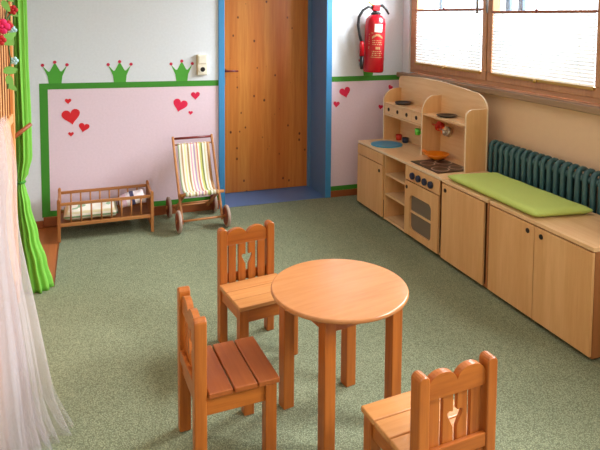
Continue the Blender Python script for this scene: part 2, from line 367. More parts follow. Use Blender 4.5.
# window 1 (two sashes seen), window 2 out of the frame behind the camera
def window(name, y0, y1, z0, z1, splits, blinds=True):
    """y0 > y1, splits = sash boundaries"""
    t = thing(name, 'wooden window with pleated blinds', 'window'); del t['category']; t['kind'] = 'structure'
    fx0, fx1 = .012, .085
    f = MB(); f.box(fx0, fx1, y1, y0, z0, z0+.035); f.box(fx0, fx1, y1, y0, z1-.05, z1); f.box(fx0, fx1, y0-.060, y0, z0+.035, z1-.05); f.box(fx0, fx1, y1, y1+.038, z0+.035, z1-.05)
    for s in splits[1:-1]: f.box(fx0+.012, fx1, s-.012, s+.012, z0+.035, z1-.05)
    f.build('window_frame', M['winframe_y'], t, bevel=.004)
    for a, c in zip(splits, splits[1:]):
        a2, c2 = a-.006, c+.006
        s = MB(); w_ = .048
        s.box(fx0-.012, fx1-.02, c2, a2, z0+.03, z0+.088); s.box(fx0-.012, fx1-.02, c2, a2, z1-.10, z1-.045)
        s.box(fx0-.012, fx1-.02, a2-w_, a2, z0+.088, z1-.10); s.box(fx0-.012, fx1-.02, c2, c2+w_, z0+.088, z1-.10)
        ss = s.build('sash', M['winframe'], t, bevel=.005)
        MB().box(.040, .044, c2+w_-.005, a2-w_+.005, z0+.08, z1-.095).build('pane', M['glass'], ss)
        # outer storm sash
        s = MB(); s.box(.20, .225, c2+.02, a2-.02, z0+.02, z0+.07); s.box(.20, .225, a2-.10, a2-.055, z0+.05, z1); s.box(.20, .225, c2+.02, c2+.06, z0+.05, z1)
        s.build('outer_sash', M['outer'], t, bevel=.003)
        # window handle
    return t
Wz1f = Wz1-.01
window('window_1', Wy0-.002, Wy1+.002, Wz0+.01, Wz1f, [-.175, -1.145, -2.125])
window('window_2', -3.102, -5.998, Wz0+.01, Wz1f, [-3.14, -4.07, -5.0, -5.96])
struct(MB().box(-.055, .30, -6.1, -.0, .997, 1.034).build('window_sill', M['sill'], bevel=.006))
for i, (y, lab) in enumerate(((-1.092, 'metal window handle at the edge of the left sash'), (-1.198, 'metal window handle at the edge of the right sash'))):
    t = thing('window_handle', lab, 'handle', (0, y, 1.66), 0, 'window handles')
    MB().box(-.008, 0, -.012, .012, -.04, .04).build('mounting_plate', M['metal'], t, bevel=.003)
    MB().tube([(-.006, 0, 0), (-.04, 0, 0), (-.045, 0, -.01), (-.045, 0, -.125)], [.008, .008, .009, .007], 10).build('lever', M['metal'], t, smooth=True)

def blind(y0, y1, zb, zt, lab):
    t = thing('pleated_blind', lab, 'blind', (0, 0, 0), 0, 'pleated blinds on the window')
    n = int((zt - zb)/.02); rows = []
    for k in range(n*2+1):
        z = zb + (zt-zb)*k/(n*2); x = .004 + (.007 if k % 2 else -.005)
        rows.append([(x-.006, y1 + (y0-y1)*j/8, z) for j in range(9)])
    MB().grid(rows).build('pleated_cloth', M['blind'], t)
    MB().box(-.014, .006, y1-.006, y0+.006, zt, zt+.014).build('top_rail', M['skirt'], t, bevel=.002)
    r = MB().box(-.014, .006, y1-.004, y0+.004, zb-.018, zb).build('bottom_rail', M['brass'], t, bevel=.002)
    ym = (y0+y1)/2
    MB().lathe([(.004, 0), (.011, .004), (.011, .012), (.006, .018)], (-.032, ym, zb-.012), 'X', 14).build('knob', M['brass'], t, smooth=True)
    MB().lathe([(.004, 0), (.010, .004), (.010, .012), (.006, .018)], (-.032, ym, zt+.012), 'X', 14).build('knob', M['rod'], t, smooth=True)
    for s in (.12, .88):
        MB().tube([(-.010, y1+(y0-y1)*s, zb-.02), (-.010, y1+(y0-y1)*s, zt+.5)], .0012, 5).build('cord', M['white_pl'], t)
blind(-.230, -1.085, 1.135, 1.555, 'white pleated blind on the window sash nearer the corner')
blind(-1.212, -2.070, 1.135, 1.535, 'white pleated blind on the larger window sash at right')

# radiator
t = thing('radiator', 'petrol green column radiator under the window behind the bench', 'radiator')
for i in range(31):
    y = -1.36 - i*.052
    s = MB(); r = .0145
    def loop(xa, xb, zt, zb):
        pts = []
        for k in range(7): a = PI*k/6; pts.append(((xa+xb)/2 + (xb-xa)/2*math.cos(a), y, zt + .03*math.sin(a)))
        for k in range(7): a = PI + PI*k/6; pts.append(((xa+xb)/2 + (xb-xa)/2*math.cos(a), y, zb + .03*math.sin(a)))
        pts.append(pts[0]); return pts
    s.tube(loop(-.108, -.045, .672, .13), r, 8, False)
    s.tube([(-.083, y+.0255, .655), (-.083, y-.0255, .655)], .022, 10); s.tube([(-.083, y+.0255, .145), (-.083, y-.0255, .145)], .022, 10)
    s.build('radiator_section', M['radiator'], t, smooth=True)
for y in (-1.40, -2.1, -2.85): MB().box(-.10, -.06, y-.01, y+.01, 0, .125).build('foot_bracket', M['radiator'], t)

# ------------------------------------------------------------------ play kitchen  (world coordinates, origin on the floor)
def arc_corner(cx, cz, r, a0, a1, n=8): return [(cx + r*math.cos(a0+(a1-a0)*k/n), cz + r*math.sin(a0+(a1-a0)*k/n)) for k in range(n+1)]
def rrect(a0, a1, b0, b1, r, n=5):
    return (arc_corner(a1-r, b1-r, r, 0, PI/2, n) + arc_corner(a0+r, b1-r, r, PI/2, PI, n) + arc_corner(a0+r, b0+r, r, PI, 1.5*PI, n) + arc_corner(a1-r, b0+r, r, 1.5*PI, 2*PI, n))
FX, BX = -.507, -.135
def hole(y, z, parent, x=FX, r=.0125):
    MB().lathe([(r, 0), (r, .003), (r*.75, .0035)], (x-.003, y, z), 'X', 18).build('finger_hole', M['darkhole'], parent)
k = thing('play_kitchen', 'beech toy kitchen with hutch, oven and blue sink in the corner', 'play kitchen', (0, 0, 0))
T = .016
def side(name, y0, y1, x0, x1, z0, z1, mat): return MB().box(x0, x1, y0, y1, z0, z1).build(name, M[mat], k, bevel=.0012)
side('side_panel', -.227-T, -.227, FX+.004, BX, .012, .498, 'birch')
side('partition', -.655-T, -.655, FX+.004, BX, .012, .498, 'birch')
side('partition', -.965-T, -.965, FX+.004, BX, .012, .498, 'birch')
side('side_panel', -1.425, -1.425+T, FX+.004, BX, .012, .498, 'birch_in')
MB().box(BX-.006, BX, -1.408, -.245, .02, .498).build('back_board', M['birch_y'], k)
MB().box(FX+.03, BX, -1.42, -.232, 0, .012).build('plinth', M['darkhole'], k)
MB().box(FX+.004, BX-.006, -1.408, -.981, .02, .036).build('bottom_board', M['birch_y'], k)
MB().box(FX+.004, BX-.006, -.964, -.672, .014, .030).build('bottom_board', M['birch_y'], k, bevel=.001)
for z in (.195, .345): MB().box(FX+.006, BX-.006, -.964, -.672, z, z+.014).build('shelf', M['birch_y'], k, bevel=.001)
c = MB().box(FX-.006, BX, -1.428, -.222, .499, .515).build('countertop', [M['birch_y']], k, bevel=.003)
MB().box(FX-.0075, FX-.0055, -1.427, -.223, .500, .514).build('edge_strip', M['birch_edge'], k)
d = MB().box(FX-.012, FX+.003, -.652, -.228, .415, .494).build('drawer', M['birch'], k, bevel=.002)
d = MB().box(FX-.012, FX+.003, -.652, -.228, .025, .409).build('door', M['birch'], k, bevel=.002); hole(-.605, .362, d, FX-.012)
d = MB().box(FX-.008, FX+.003, -1.402, -.983, .402, .496).build('control_panel', M['birch'], k, bevel=.002)
for y in (-1.087, -1.163, -1.239, -1.312):
    q = MB().lathe([(.020, 0), (.0235, -.004), (.0225, -.016), (.019, -.019), (.004, -.019)], (FX-.008, y, .444), 'X', 24).build('knob', M['knob'], k, smooth=False)
# oven door with rounded window
od = MB()
yo0, yo1, zo0, zo1 = -1.397, -.986, .028, .395
out = rrect(yo0, yo1, zo0, zo1, .004, 6); inn = rrect(-1.318, -1.052, .072, .312, .035, 6)
V = {}
for nm, pts in (('o', out), ('i', inn)):
    for x in (FX-.012, FX+.003): V[nm, x] = [od.b.verts.new((x, p[0], p[1])) for p in pts]
n_ = len(out); xa, xb = FX-.012, FX+.003
for i in range(n_):
    j = (i+1) % n_
    for A, B in (((('o', xa)), ('i', xa)), (('i', xb), ('o', xb)), (('o', xb), ('o', xa)), (('i', xa), ('i', xb))):
        od.b.faces.new((V[A][i], V[A][j], V[B][j], V[B][i]))
od = od.build('oven_door', M['birch'], k); hole(-1.012, .352, od, FX-.012)
MB().prism(rrect(-1.325, -1.045, .065, .32, .035), FX+.0035, FX+.006, 'X').build('oven_back_glass', M['oven_glass'], od)
MB().box(FX-.004, FX+.003, -1.318, -1.052, .188, .202).build('oven_rack', M['birch_y'], od)
# hutch
HX, HB, ZS = -.30, -.148, .82
def hutch_side(y0, zt, zf, rr=.09):
    pts = [(HX, .515), (HX, zf)] + [(HX + rr - rr*math.cos(a), zf + (zt-zf)*math.sin(a)) for a in [PI/2*q/10 for q in range(1, 11)]] + [(HB, zt), (HB, .515)]
    b = MB(); A = [b.b.verts.new((p[0], y0, p[1])) for p in pts]; B = [b.b.verts.new((p[0], y0-T, p[1])) for p in pts]
    fs = [b.b.faces.new(A), b.b.faces.new(B[::-1])]; nn = len(pts)
    for i in range(nn):
        ff = b.b.faces.new((A[i], B[i], B[(i+1) % nn], A[(i+1) % nn])); ff.material_index = 1
    return b
hutch_side(-.238, .932, .84, .13).build('hutch_panel', [M['birch'], M['birch_edge']], k)
hutch_side(-.822, .945, .82, .10).build('hutch_divider', [M['birch'], M['birch_edge']], k)
hutch_side(-1.345, .918, .875, .055).build('hutch_panel', [M['birch'], M['birch_edge']], k)
ya, yb = -1.362, -.215
pts = [(yb, .515), (yb, .985)]
pts += [(yb-.05+.05*math.cos(a), .985+.045*math.sin(a)) for a in [PI/2*q/6 for q in range(1, 7)]]
for q in range(1, 16): 
    s_ = q/16; pts.append((yb-.05 + (ya+.14-yb+.05)*s_, 1.030 - .018*s_ + .022*math.sin(PI*s_)))
pts += [(ya+.14-.14*math.sin(a), .91+.102*math.cos(a)) for a in [PI/2*q/10 for q in range(0, 11)]] + [(ya, .515)]
b = MB(); A = [b.b.verts.new((HB, p[0], p[1])) for p in pts]; B = [b.b.verts.new((HB+.012, p[0], p[1])) for p in pts]
b.b.faces.new(A); b.b.faces.new(B[::-1])
for i in range(len(pts)):
    ff = b.b.faces.new((A[i], B[i], B[(i+1) % len(pts)], A[(i+1) % len(pts)])); ff.material_index = 1
b.build('hutch_back', [M['birch_y'], M['birch_edge']], k)
MB().box(HX+.001, HB, -.821, -.255, ZS-.012, ZS).build('hutch_shelf', M['birch_y'], k, bevel=.001)
MB().box(HX+.001, HB, -.821, -.255, .718, .730).build('hutch_shelf', M['birch_y'], k, bevel=.001)
MB().box(HX+.003, HB, -1.344, -.839, ZS-.014, ZS).build('hutch_shelf', M['birch_y'], k, bevel=.001)
for i in range(4):
    y = -.258 - i*.1405
    d = MB().box(HX+.004, HX+.014, y-.1375, y, .732, .806).build('small_drawer', M['birch_y'], k, bevel=.0015); hole(y-.067, .770, d, HX+.004, .015)
# sink, hob
s = MB(); s.lathe([(.06, .002), (.075, .004), (.096, .0065), (.118, .0085), (.122, .0065), (.122, 0.0)][::-1], (-.375, -.445, .515), 'Z', 40)
s.build('sink_basin', M['dish_blue'], k, smooth=True)
hb = MB().box(-.478, -.225, -1.325, -.985, .515, .520).build('hob', M['hob'], k, bevel=.002)
for x, y, r in ((-.405, -1.085, .052), (-.405, -1.24, .06), (-.285, -1.09, .06), (-.285, -1.24, .05)):
    s = MB(); 
    n = 32; ro, ri = r, r-.009
    A = [s.b.verts.new((x+ro*math.cos(2*PI*i/n), y+ro*math.sin(2*PI*i/n), .5203)) for i in range(n)]
    B = [s.b.verts.new((x+ri*math.cos(2*PI*i/n), y+ri*math.sin(2*PI*i/n), .5207)) for i in range(n)]
    for i in range(n): s.b.faces.new((A[i], A[(i+1) % n], B[(i+1) % n], B[i]))
    s.build('burner_ring', M['ring'], hb)
# rail for utensils
MB().tube([(-.20, -.838, .775), (-.20, -1.345, .775)], .005, 8).build('utensil_rail', M['birch_y'], k)

# dishes on and in the kitchen
def dish(name, lab, cat, loc, prof, mat, sx=1, sy=1, grp=None, rz=0):
    o = MB().lathe(prof, (0, 0, 0), 'Z', 32, sx, sy).build(name, M[mat], None, smooth=True, loc=loc, rot=(0, 0, rz)); return tag(o, lab, cat, grp)
dish('toy_plate', 'dark round toy plate on the right hutch shelf of the play kitchen', 'plate', (-.225, -1.03, ZS+.0005), [(.05, 0), (.062, .006), (.072, .012), (.070, .013), (.055, .006), (.01, .005)], 'pan_dark')
dish('toy_pan', 'thicker dark toy pan on the hutch shelf over the small drawers', 'pan', (-.222, -.42, ZS+.0005), [(.052, 0), (.060, .008), (.064, .022), (.060, .022), (.054, .01), (.01, .009)], 'pan_dark')
p_ = thing('frying_pan', 'orange plastic toy frying pan standing on the dark hob', 'pan', (-.27, -.985, .521), 2.0)
MB().lathe([(.04, 0), (.052, .004), (.088, .036), (.085, .037), (.05, .008), (.01, .006)], (0, 0, 0), 'Z', 36).build('pan_bowl', M['orange_pl'], p_, smooth=True)
MB().tube([(.080, 0, .033), (.095, 0, .037), (.115, 0, .040)], [.008, .010, .011], 10).build('handle', M['orange_pl'], p_, smooth=True)
p_ = thing('toy_cup', 'green plastic toy cup hanging under the small drawers', 'cup', (-.275, -.735, .640))
MB().lathe([(.014, 0), (.019, .004), (.022, .046), (.019, .046), (.016, .008), (.005, .006)], (0, 0, 0), 'Z', 20).build('cup_body', M['green_pl'], p_, smooth=True)
MB().tube([(-.0, -.02, .01), (0, -.038, .016), (0, -.038, .034), (0, -.02, .04)], .004, 8).build('handle', M['green_pl'], p_, smooth=True)
MB().tube([(0, -.036, .026), (0, -.03, .05), (0, -.02, .078)], .002, 6).build('hook', M['brass'], p_)
def hang_pot(name, lab, cat, loc, r, h, mat, rx):
    t = thing(name, lab, cat, loc, 0, 'toy pots hanging in the hutch'); t.rotation_euler = (0, rx, 0)
    MB().lathe([(r*.75, 0), (r*.95, .004), (r, h), (r*.92, h), (r*.8, .01), (r*.1, .008)], (0, 0, 0), 'Z', 24).build('pot_body', M[mat], t, smooth=True)
    MB().tube([(0, 0, h*.9), (.0, r+.01, h*.9), (0, r+.05, h*.9)], .0045, 8).build('handle', M[mat], t, smooth=True)
    return t
hang_pot('toy_pot', 'red plastic toy pot hanging in the right bay of the hutch', 'pot', (-.19, -.925, .725), .034, .04, 'red_pl', -1.2)
hang_pot('toy_pot', 'small orange toy pot hanging beside the steel one in the hutch', 'pot', (-.20, -.995, .705), .026, .03, 'orange_pl', -1.2)
hang_pot('toy_pot', 'shiny steel toy pot hanging in the right bay of the hutch', 'pot', (-.22, -1.068, .715), .034, .04, 'steel', -1.2)
dish('toy_cup', 'red toy cup standing at the back of the sink counter', 'cup', (-.195, -.315, .515), [(.018, 0), (.022, .003), (.026, .045), (.023, .045), (.019, .006), (.004, .005)], 'red_pl')
dish('toy_cup', 'dark teal toy cup beside the red cup behind the sink', 'cup', (-.195, -.42, .515), [(.020, 0), (.024, .003), (.026, .04), (.023, .04), (.019, .006), (.004, .005)], 'knob')

# ------------------------------------------------------------------ bench cabinets
def cabinet(lab, y0, y1, doors):
    t = thing('storage_cabinet', lab, 'cabinet', (0, 0, 0), 0, 'low beech cabinets under the window')
    b = MB(); b.box(FX+.004, BX, y0-T, y0, .012, .492); b.box(FX+.004, BX, y1, y1+T, .012, .492)
    b.box(FX+.004, BX, y1+T, y0-T, .012, .028); b.box(BX-.006, BX, y1+T, y0-T, .028, .492)
    b.build('carcass', M['birch_in'], t, bevel=.001)
    MB().box(FX+.03, BX-.01, y1+.01, y0-.01, 0, .012).build('plinth', M['darkhole'], t)
    MB().box(FX-.008, BX, y1-.002, y0+.002, .493, .513).build('top_panel', M['birch_y'], t, bevel=.003)
    for a, c_, hy in doors:
        d = MB().box(FX-.012, FX+.003, c_, a, .022, .488).build('door', M['birch'], t, bevel=.002); hole(hy, .452, d, FX-.012)
cabinet('single-door low cabinet between the play kitchen and the wider cabinet', -1.432, -1.872, [(-1.436, -1.846, -1.472)])
cabinet('wide two-door low cabinet at the right end under the window', -1.893, -2.60, [(-1.896, -2.238, -2.195), (-2.243, -2.598, -2.288)])
# cushion
cu = MB(); x0, x1, y0, y1 = -.512, -.165, -2.235, -1.45; nx, ny = 14, 26
def cz(u, v, top):
    e = min(1, min(u, 1-u)*14, min(v, 1-v)*22); e = math.sin(e*PI/2)**.6
    return (.030 + .017*e + .0015*math.sin(v*21)*e) if top else (.030 - .0285*e)
for top in (1, 0):
    cu.grid([[(x0+(x1-x0)*i/nx, y0+(y1-y0)*j/ny - .045*i/nx, .513+.85*cz(i/nx, j/ny, top)) for i in range(nx+1)] for j in range(ny+1)])
bmesh.ops.remove_doubles(cu.b, verts=cu.b.verts, dist=.0005)
tag(cu.build('seat_cushion', M['cushion'], None, smooth=True, sub=1), 'flat lime green cushion lying on the low cabinets', 'cushion')

# ------------------------------------------------------------------ chairs
def make_chair():
    t = thing('child_chair', '', 'chair')
    def post_pts(x0, x1, top):
        cx, r = (x0+x1)/2, (x1-x0)/2
        return [(x0, 0), (x1, 0), (x1, top-.016)] + [(cx+r*math.cos(a), top-.016+.016*math.sin(a)) for a in [PI*q/8 for q in range(1, 8)]] + [(x0, top-.016)]
    for s in (-1, 1):
        x = s*.119; MB().prism(post_pts(x-.0185, x+.0185, .532), .098, .140).build('back_post', M['oak'], t, bevel=.005, seg=3)
        MB().box(x-.0205, x+.0205, -.142, -.102, 0, .2625).build('front_leg', M['oak'], t, bevel=.003)
        MB().box(x-.011, x+.011, -.102, .098, .202, .2625).build('side_apron', M['oak_y'], t, bevel=.002)
    MB().box(-.10, .10, -.136, -.114, .202, .2625).build('front_apron', M['oak_x'], t, bevel=.002)
    MB().box(-.1005, .1005, .108, .130, .225, .2625).build('back_rail', M['oak_x'], t, bevel=.002)
    ys = [(-.152, -.076), (-.0715, .0075), (.013, .094)]
    for a, c in ys: MB().box(-.144, .144, a, c, .2630, .282).build('seat_plank', M['seat'], t, bevel=.004, seg=3)
    # scalloped top rail
    pts = [(-.1005, .452), (.1005, .452)]
    for cx in (.050, -.050):
        pts += [(cx + .0503*math.cos(a), .487 + .037*math.sin(a)) for a in [.12 + (PI-.24)*q/12 for q in range(13)]]
    MB().prism(pts, .108, .130).build('top_rail', M['oak_x'], t, bevel=.004, seg=3)
    MB().box(-.1005, .1005, .1235, .138, .270, .312).build('lower_rail', M['oak_x'], t, bevel=.003)
    w_ = .0360
    for i, xa in enumerate([-.0910, -.0430, .0070, .0550]):
        xb = xa+w_; zb, zt, c_ = .272, .4515, .385
        if i == 1: pts = [(xa, zb), (xb, zb), (xb, c_-.036), (xb-.018, c_), (xb-.019, c_+.009), (xb-.011, c_+.014), (xb-.004, c_+.010), (xb, c_+.013), (xb, zt), (xa, zt)]
        elif i == 2: pts = [(xa, zb), (xb, zb), (xb, zt), (xa, zt), (xa, c_+.013), (xa+.004, c_+.010), (xa+.011, c_+.014), (xa+.019, c_+.009), (xa+.018, c_), (xa, c_-.036)]
        else: pts = [(xa, zb), (xb, zb), (xb, zt), (xa, zt)]
        MB().prism(pts, .109, .1225).build('back_slat', M['oak'], t, bevel=.0015)
    return t
ch = make_chair()
G = 'small wooden chairs around the round table'
spots = [((-1.857, -2.002, 0), math.radians(8.5), 'small wooden chair behind the table, back to the doll pram'),
         ((-2.126, -2.553, 0), math.radians(93.2), 'small wooden chair left of the table, turned side-on with brown seat toned without glare'),
         ((-1.616, -3.052, 0), math.radians(185), 'small wooden chair nearest the camera, its back turned towards the viewer')]
for i, (loc, rz, lab) in enumerate(spots):
    o = ch if i == 0 else copy_tree(ch); o.location = loc; o.rotation_euler = (0, 0, rz); tag(o, lab, 'chair', G)
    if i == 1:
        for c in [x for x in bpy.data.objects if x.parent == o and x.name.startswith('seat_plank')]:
            c.material_slots[0].link = 'OBJECT'; c.material_slots[0].material = M['seat_no_glare']

# ------------------------------------------------------------------ round table
t = thing('round_table', 'small round wooden table between the three small chairs', 'table', (-1.693, -2.556, 0), math.radians(10))
MB().lathe([(.248, .485), (.2535, .487), (.2555, .491), (.2555, .497), (.2535, .501), (.249, .503), (.01, .503)], (0, 0, 0), 'Z', 96).build('tabletop', M['tabletop'], t, smooth=True)
bpy.data.objects['tabletop'].data.materials[0] = M['tabletop']
md = bpy.data.objects['tabletop'].modifiers.new('wn', 'WEIGHTED_NORMAL')
e = .144; q = .0225
for sx in (-1, 1):
    for sy in (-1, 1):
        MB().box(sx*e-q, sx*e+q, sy*e-q, sy*e+q, 0, .4845).build('leg', M['oak'], t, bevel=.003)
    MB().box(sx*e-.01, sx*e+.01, -e+q, e-q, .430, .4845).build('apron', M['oak_y'], t, bevel=.002)
    MB().box(-e+q, e-q, sx*e-.01, sx*e+.01, .430, .4845).build('apron', M['oak_x'], t, bevel=.002)

# ------------------------------------------------------------------ doll crib
t = thing('doll_crib', 'wooden doll crib with spindle sides against the back wall', 'crib', (-2.45, -.205, 0), math.radians(.8))
hx, hy = .302, .142
for s in (-1, 1):
    for v in (-1, 1):
        MB().prism([(s*hx-.010, 0), (s*hx+.010, 0), (s*hx+.010, .278), (s*hx+.005, .288), (s*hx-.005, .288), (s*hx-.010, .278)], v*hy-.012, v*hy+.012).build('corner_post', M['toy_z'], t, bevel=.002)
    MB().box(s*hx-.006, s*hx+.006, -hy+.012, hy-.012, .105, .245).build('end_panel', M['toy_z'], t, bevel=.002)
    MB().box(s*hx-.008, s*hx+.008, -hy+.012, hy-.012, .245, .266).build('end_rail', M['toy'], t, bevel=.003)
    MB().box(s*hx-.008, s*hx+.008, -hy+.012, hy-.012, .022, .045).build('foot_rail', M['toy'], t, bevel=.003)
for v in (-1, 1):
    MB().box(-hx+.010, hx-.010, v*hy-.007, v*hy+.007, .242, .262).build('top_rail', M['toy'], t, bevel=.003)
    MB().box(-hx+.010, hx-.010, v*hy-.007, v*hy+.007, .100, .124).build('bottom_rail', M['toy'], t, bevel=.003)
    for i in range(8):
        x = -hx + .010 + (2*hx-.020)*(i+1)/9
        MB().tube([(x, v*hy, .124), (x, v*hy, .242)], .0058, 8).build('spindle', M['toy_z'], t, smooth=True)
MB().box(-hx+.006, hx-.006, -hy+.007, hy-.007, .100, .110).build('base_board', M['toy'], t)
def soft(x0, x1, y0, y1, z0, h, nx=18, ny=10, amp=.004, seed=1, slope=0):
    b = MB(); rnd = random.Random(seed); ph = [rnd.uniform(0, 6) for _ in range(4)]
    def P(i, j, top):
        u, v = i/nx, j/ny; e = min(1, min(u, 1-u)*6, min(v, 1-v)*4); e = math.sin(e*PI/2)**.7
        zz = h/2 + (1 if top else -1)*h/2*e*(.9+.1*math.sin(u*9+ph[0])) + (amp*math.sin(u*14+ph[1])*math.sin(v*9+ph[2])*e if top else 0)
        return (x0+(x1-x0)*u, y0+(y1-y0)*v, z0 + zz + slope*u*(1 if top else .9))
    for top in (1, 0): b.grid([[P(i, j, top) for i in range(nx+1)] for j in range(ny+1)])
    bmesh.ops.remove_doubles(b.b, verts=b.b.verts, dist=.0006); return b
o = soft(-.275, .08, -.125, .125, 0, .080, seed=2).build('doll_blanket', M['blanket'], None, smooth=True, loc=(-2.45, -.205, .111)); tag(o, 'folded striped green and cream blanket inside the doll crib', 'blanket')
o = soft(0, .185, -.12, .12, 0, .062, 12, 10, .006, 5).build('doll_pillow', M['pillowcl'], None, smooth=True, loc=(-2.375, -.205, .172), rot=(0, .30, 0)); tag(o, 'white and pink doll pillow with dark stripes inside the crib', 'pillow')
o.location = (-2.352, -.205, .158); o.rotation_euler = (0, -.22, 0)

# ------------------------------------------------------------------ doll pram (deck-chair style)
t = thing('doll_pram', 'wooden doll pushchair with striped sling seat beside the door', 'doll pram', (-1.815, -.25, 0), math.radians(3.5))
wx = .172
for s in (-1, 1):
    for y, r in ((-.175, .078), (.175, .078)):
        w1 = MB(); w1.lathe([(r-.010, -.010), (r-.002, -.009), (r, -.003), (r, .003), (r-.002, .009), (r-.010, .010)], (s*wx, y, r), 'X', 36)
        wo = w1.build('wheel', M['wheel'], t, smooth=False, bevel=0)
        MB().lathe([(r-.016, -.0125), (r-.016, .0125)], (s*wx, y, r), 'X', 32).build('wheel_disc', M['wheel_red'], wo)
        MB().lathe([(.012, -.020), (.012, .018)], (s*wx, y, r), 'X', 12).build('hub', M['toy_z'], wo)
def bar(name, a, b_, w_, d_, mat):
    a, b_ = Vector(a), Vector(b_); L = (b_-a).length; R = (b_-a).to_track_quat('Z', 'Y').to_matrix().to_4x4()
    return MB().box(-w_/2, w_/2, -d_/2, d_/2, 0, L, Matrix.Translation(a) @ R).build(name, M[mat], t, bevel=.003)
for s in (-1, 1):
    bar('push_pole', (s*.144, -.165, .052), (s*.146, .145, .612), .016, .022, 'toy_z')
    bar('seat_strut', (s*.122, .172, .060), (s*.122, -.150, .262), .014, .020, 'toy_z')
MB().tube([(-.152, .140, .598), (.152, .140, .598)], .009, 10).build('push_handle', M['rod'], t, smooth=True)
MB().tube([(-.137, .118, .556), (.137, .118, .556)], .006, 10).build('sling_bar', M['toy'], t, smooth=True)
MB().tube([(-.160, -.148, .254), (.160, -.148, .254)], .012, 12).build('seat_bar', M['toy'], t, smooth=True)
MB().tube([(-.16, -.175, .078), (.16, -.175, .078)], .008, 10).build('front_axle', M['toy'], t, smooth=True)
MB().tube([(-.16, .175, .078), (.16, .175, .078)], .008, 10).build('rear_axle', M['toy'], t, smooth=True)
MB().tube([(-.12, .06, .13), (.12, .06, .13)], .006, 10).build('cross_bar', M['toy'], t, smooth=True)
rows = []
prof = [(.124, .549), (.128, .556), (.122, .563), (.112, .557), (.100, .53), (.075, .46), (.045, .385), (.005, .31), (-.05, .262), (-.10, .252), (-.135, .266), (-.150, .2695), (-.163, .262), (-.163, .246), (-.150, .239), (-.138, .244)]
for i, (y, z) in enumerate(prof):
    rows.append([(-.118 + .236*j/24 , y + .003*math.sin(j*1.3), z + .0015*math.sin(j*1.3)) for j in range(25)])
MB().grid(rows).build('sling_seat', M['sling'], t, smooth=True, thick=.003)

# ------------------------------------------------------------------ wall decorations
def heart_pts(s, n=28):
    out = []
    for q in range(n):
        a = 2*PI*q/n; x = 16*math.sin(a)**3; z = 13*math.cos(a) - 5*math.cos(2*a) - 2*math.cos(3*a) - math.cos(4*a)
        out.append((x*s/32, z*s/32))
    return out
hearts = [(-2.687, .894, .044, 0, 'red_heart', 'tiny red heart above the big one, over the crib', 'hearts painted over the crib'),
          (-2.669, .785, .125, -.15, 'red_heart', 'biggest red heart on the wall over the crib', 'hearts painted over the crib'),
          (-2.584, .700, .074, .25, 'red_heart', 'medium red heart at lower right over the crib', 'hearts painted over the crib'),
          (-2.672, .655, .038, 0, 'red_heart', 'tiny red heart below the big one, over the crib', 'hearts painted over the crib'),
          (-1.897, .832, .110, .3, 'pink_heart', 'biggest crimson heart above the doll pushchair', 'hearts painted over the pushchair'),
          (-1.780, .900, .068, 0, 'pink_heart', 'medium crimson heart at upper right above the pushchair', 'hearts painted over the pushchair'),
          (-1.818, .768, .034, .1, 'pink_heart', 'tiny crimson heart just above the pushchair handle', 'hearts painted over the pushchair'),
          (-.534, .880, .100, -.25, 'pink_heart', 'larger crimson heart between door and play kitchen', 'hearts painted right of the door'),
          (-.610, .782, .058, .1, 'pink_heart', 'smaller crimson heart beside the blue door frame', 'hearts painted right of the door'),
          (-.110, .905, .045, .5, 'pink_heart', 'crimson heart peeking out above the kitchen hutch', 'hearts painted right of the door'),
          (-.200, .740, .045, .2, 'pink_heart', 'crimson heart half hidden by the kitchen hutch side', 'hearts painted right of the door')]
for x, z, s, rot, m_, lab, g in hearts:
    tag(MB().prism(heart_pts(s), -.0014, 0).build('heart_decal', M[m_], None, loc=(x, 0, z), rot=(0, rot, 0)), lab, 'heart decal', g)
def crown(x, lab, z=1.011):
    t = thing('crown_decal', lab, 'crown decal', (x, 0, z), 0, 'green crowns on the painted band')
    pts = [(-.042, 0), (.042, 0), (.048, .05), (.080, .125), (.044, .084), (.034, .086), (.002, .145), (-.002, .145), (-.034, .086), (-.044, .084), (-.080, .125), (-.048, .05)]
    MB().prism(pts, -.0014, 0).build('crown_shape', M['crown'], t)
    for bx, bz in ((-.080, .130), (0, .150), (.080, .130)):
        MB().lathe([(.0115, 0), (.0115, .0016)], (bx, -.0016, bz), 'Y', 16).build('crown_dot', M['berry'], t)
crown(-2.769, 'green crown with red tips, leftmost on the green band', 1.0225)
crown(-2.331, 'green crown with red tips, middle of the left band', 1.018)
crown(-1.882, 'green crown with red tips, next to the wall socket', 1.0135)
crown(-.322, 'green crown mostly hidden behind the fire extinguisher')

t = thing('wall_socket', 'white wall socket and switch plate next to the blue door frame', 'socket', (-1.728, 0, 1.135))
MB().box(-.038, .038, -.022, 0, -.078, .078).build('socket_box', M['white_pl'], t, bevel=.004)
MB().box(-.043, -.0382, -.020, 0, -.076, .076).build('shaded_side', M['beige_pl'], t, bevel=.001)  # shade on the left side of the white box, painted as a beige strip
MB().box(-.030, .030, -.027, -.022, .008, .068).build('rocker_switch', M['white_pl'], t, bevel=.003)
MB().lathe([(.027, -.004), (.024, 0)], (0, -.022, -.036), 'Y', 24).build('socket_rim', M['white_pl'], t)
MB().lathe([(.018, -.0046), (.018, -.004)], (0, -.022, -.036), 'Y', 24).build('socket_well', M['darkhole'], t)

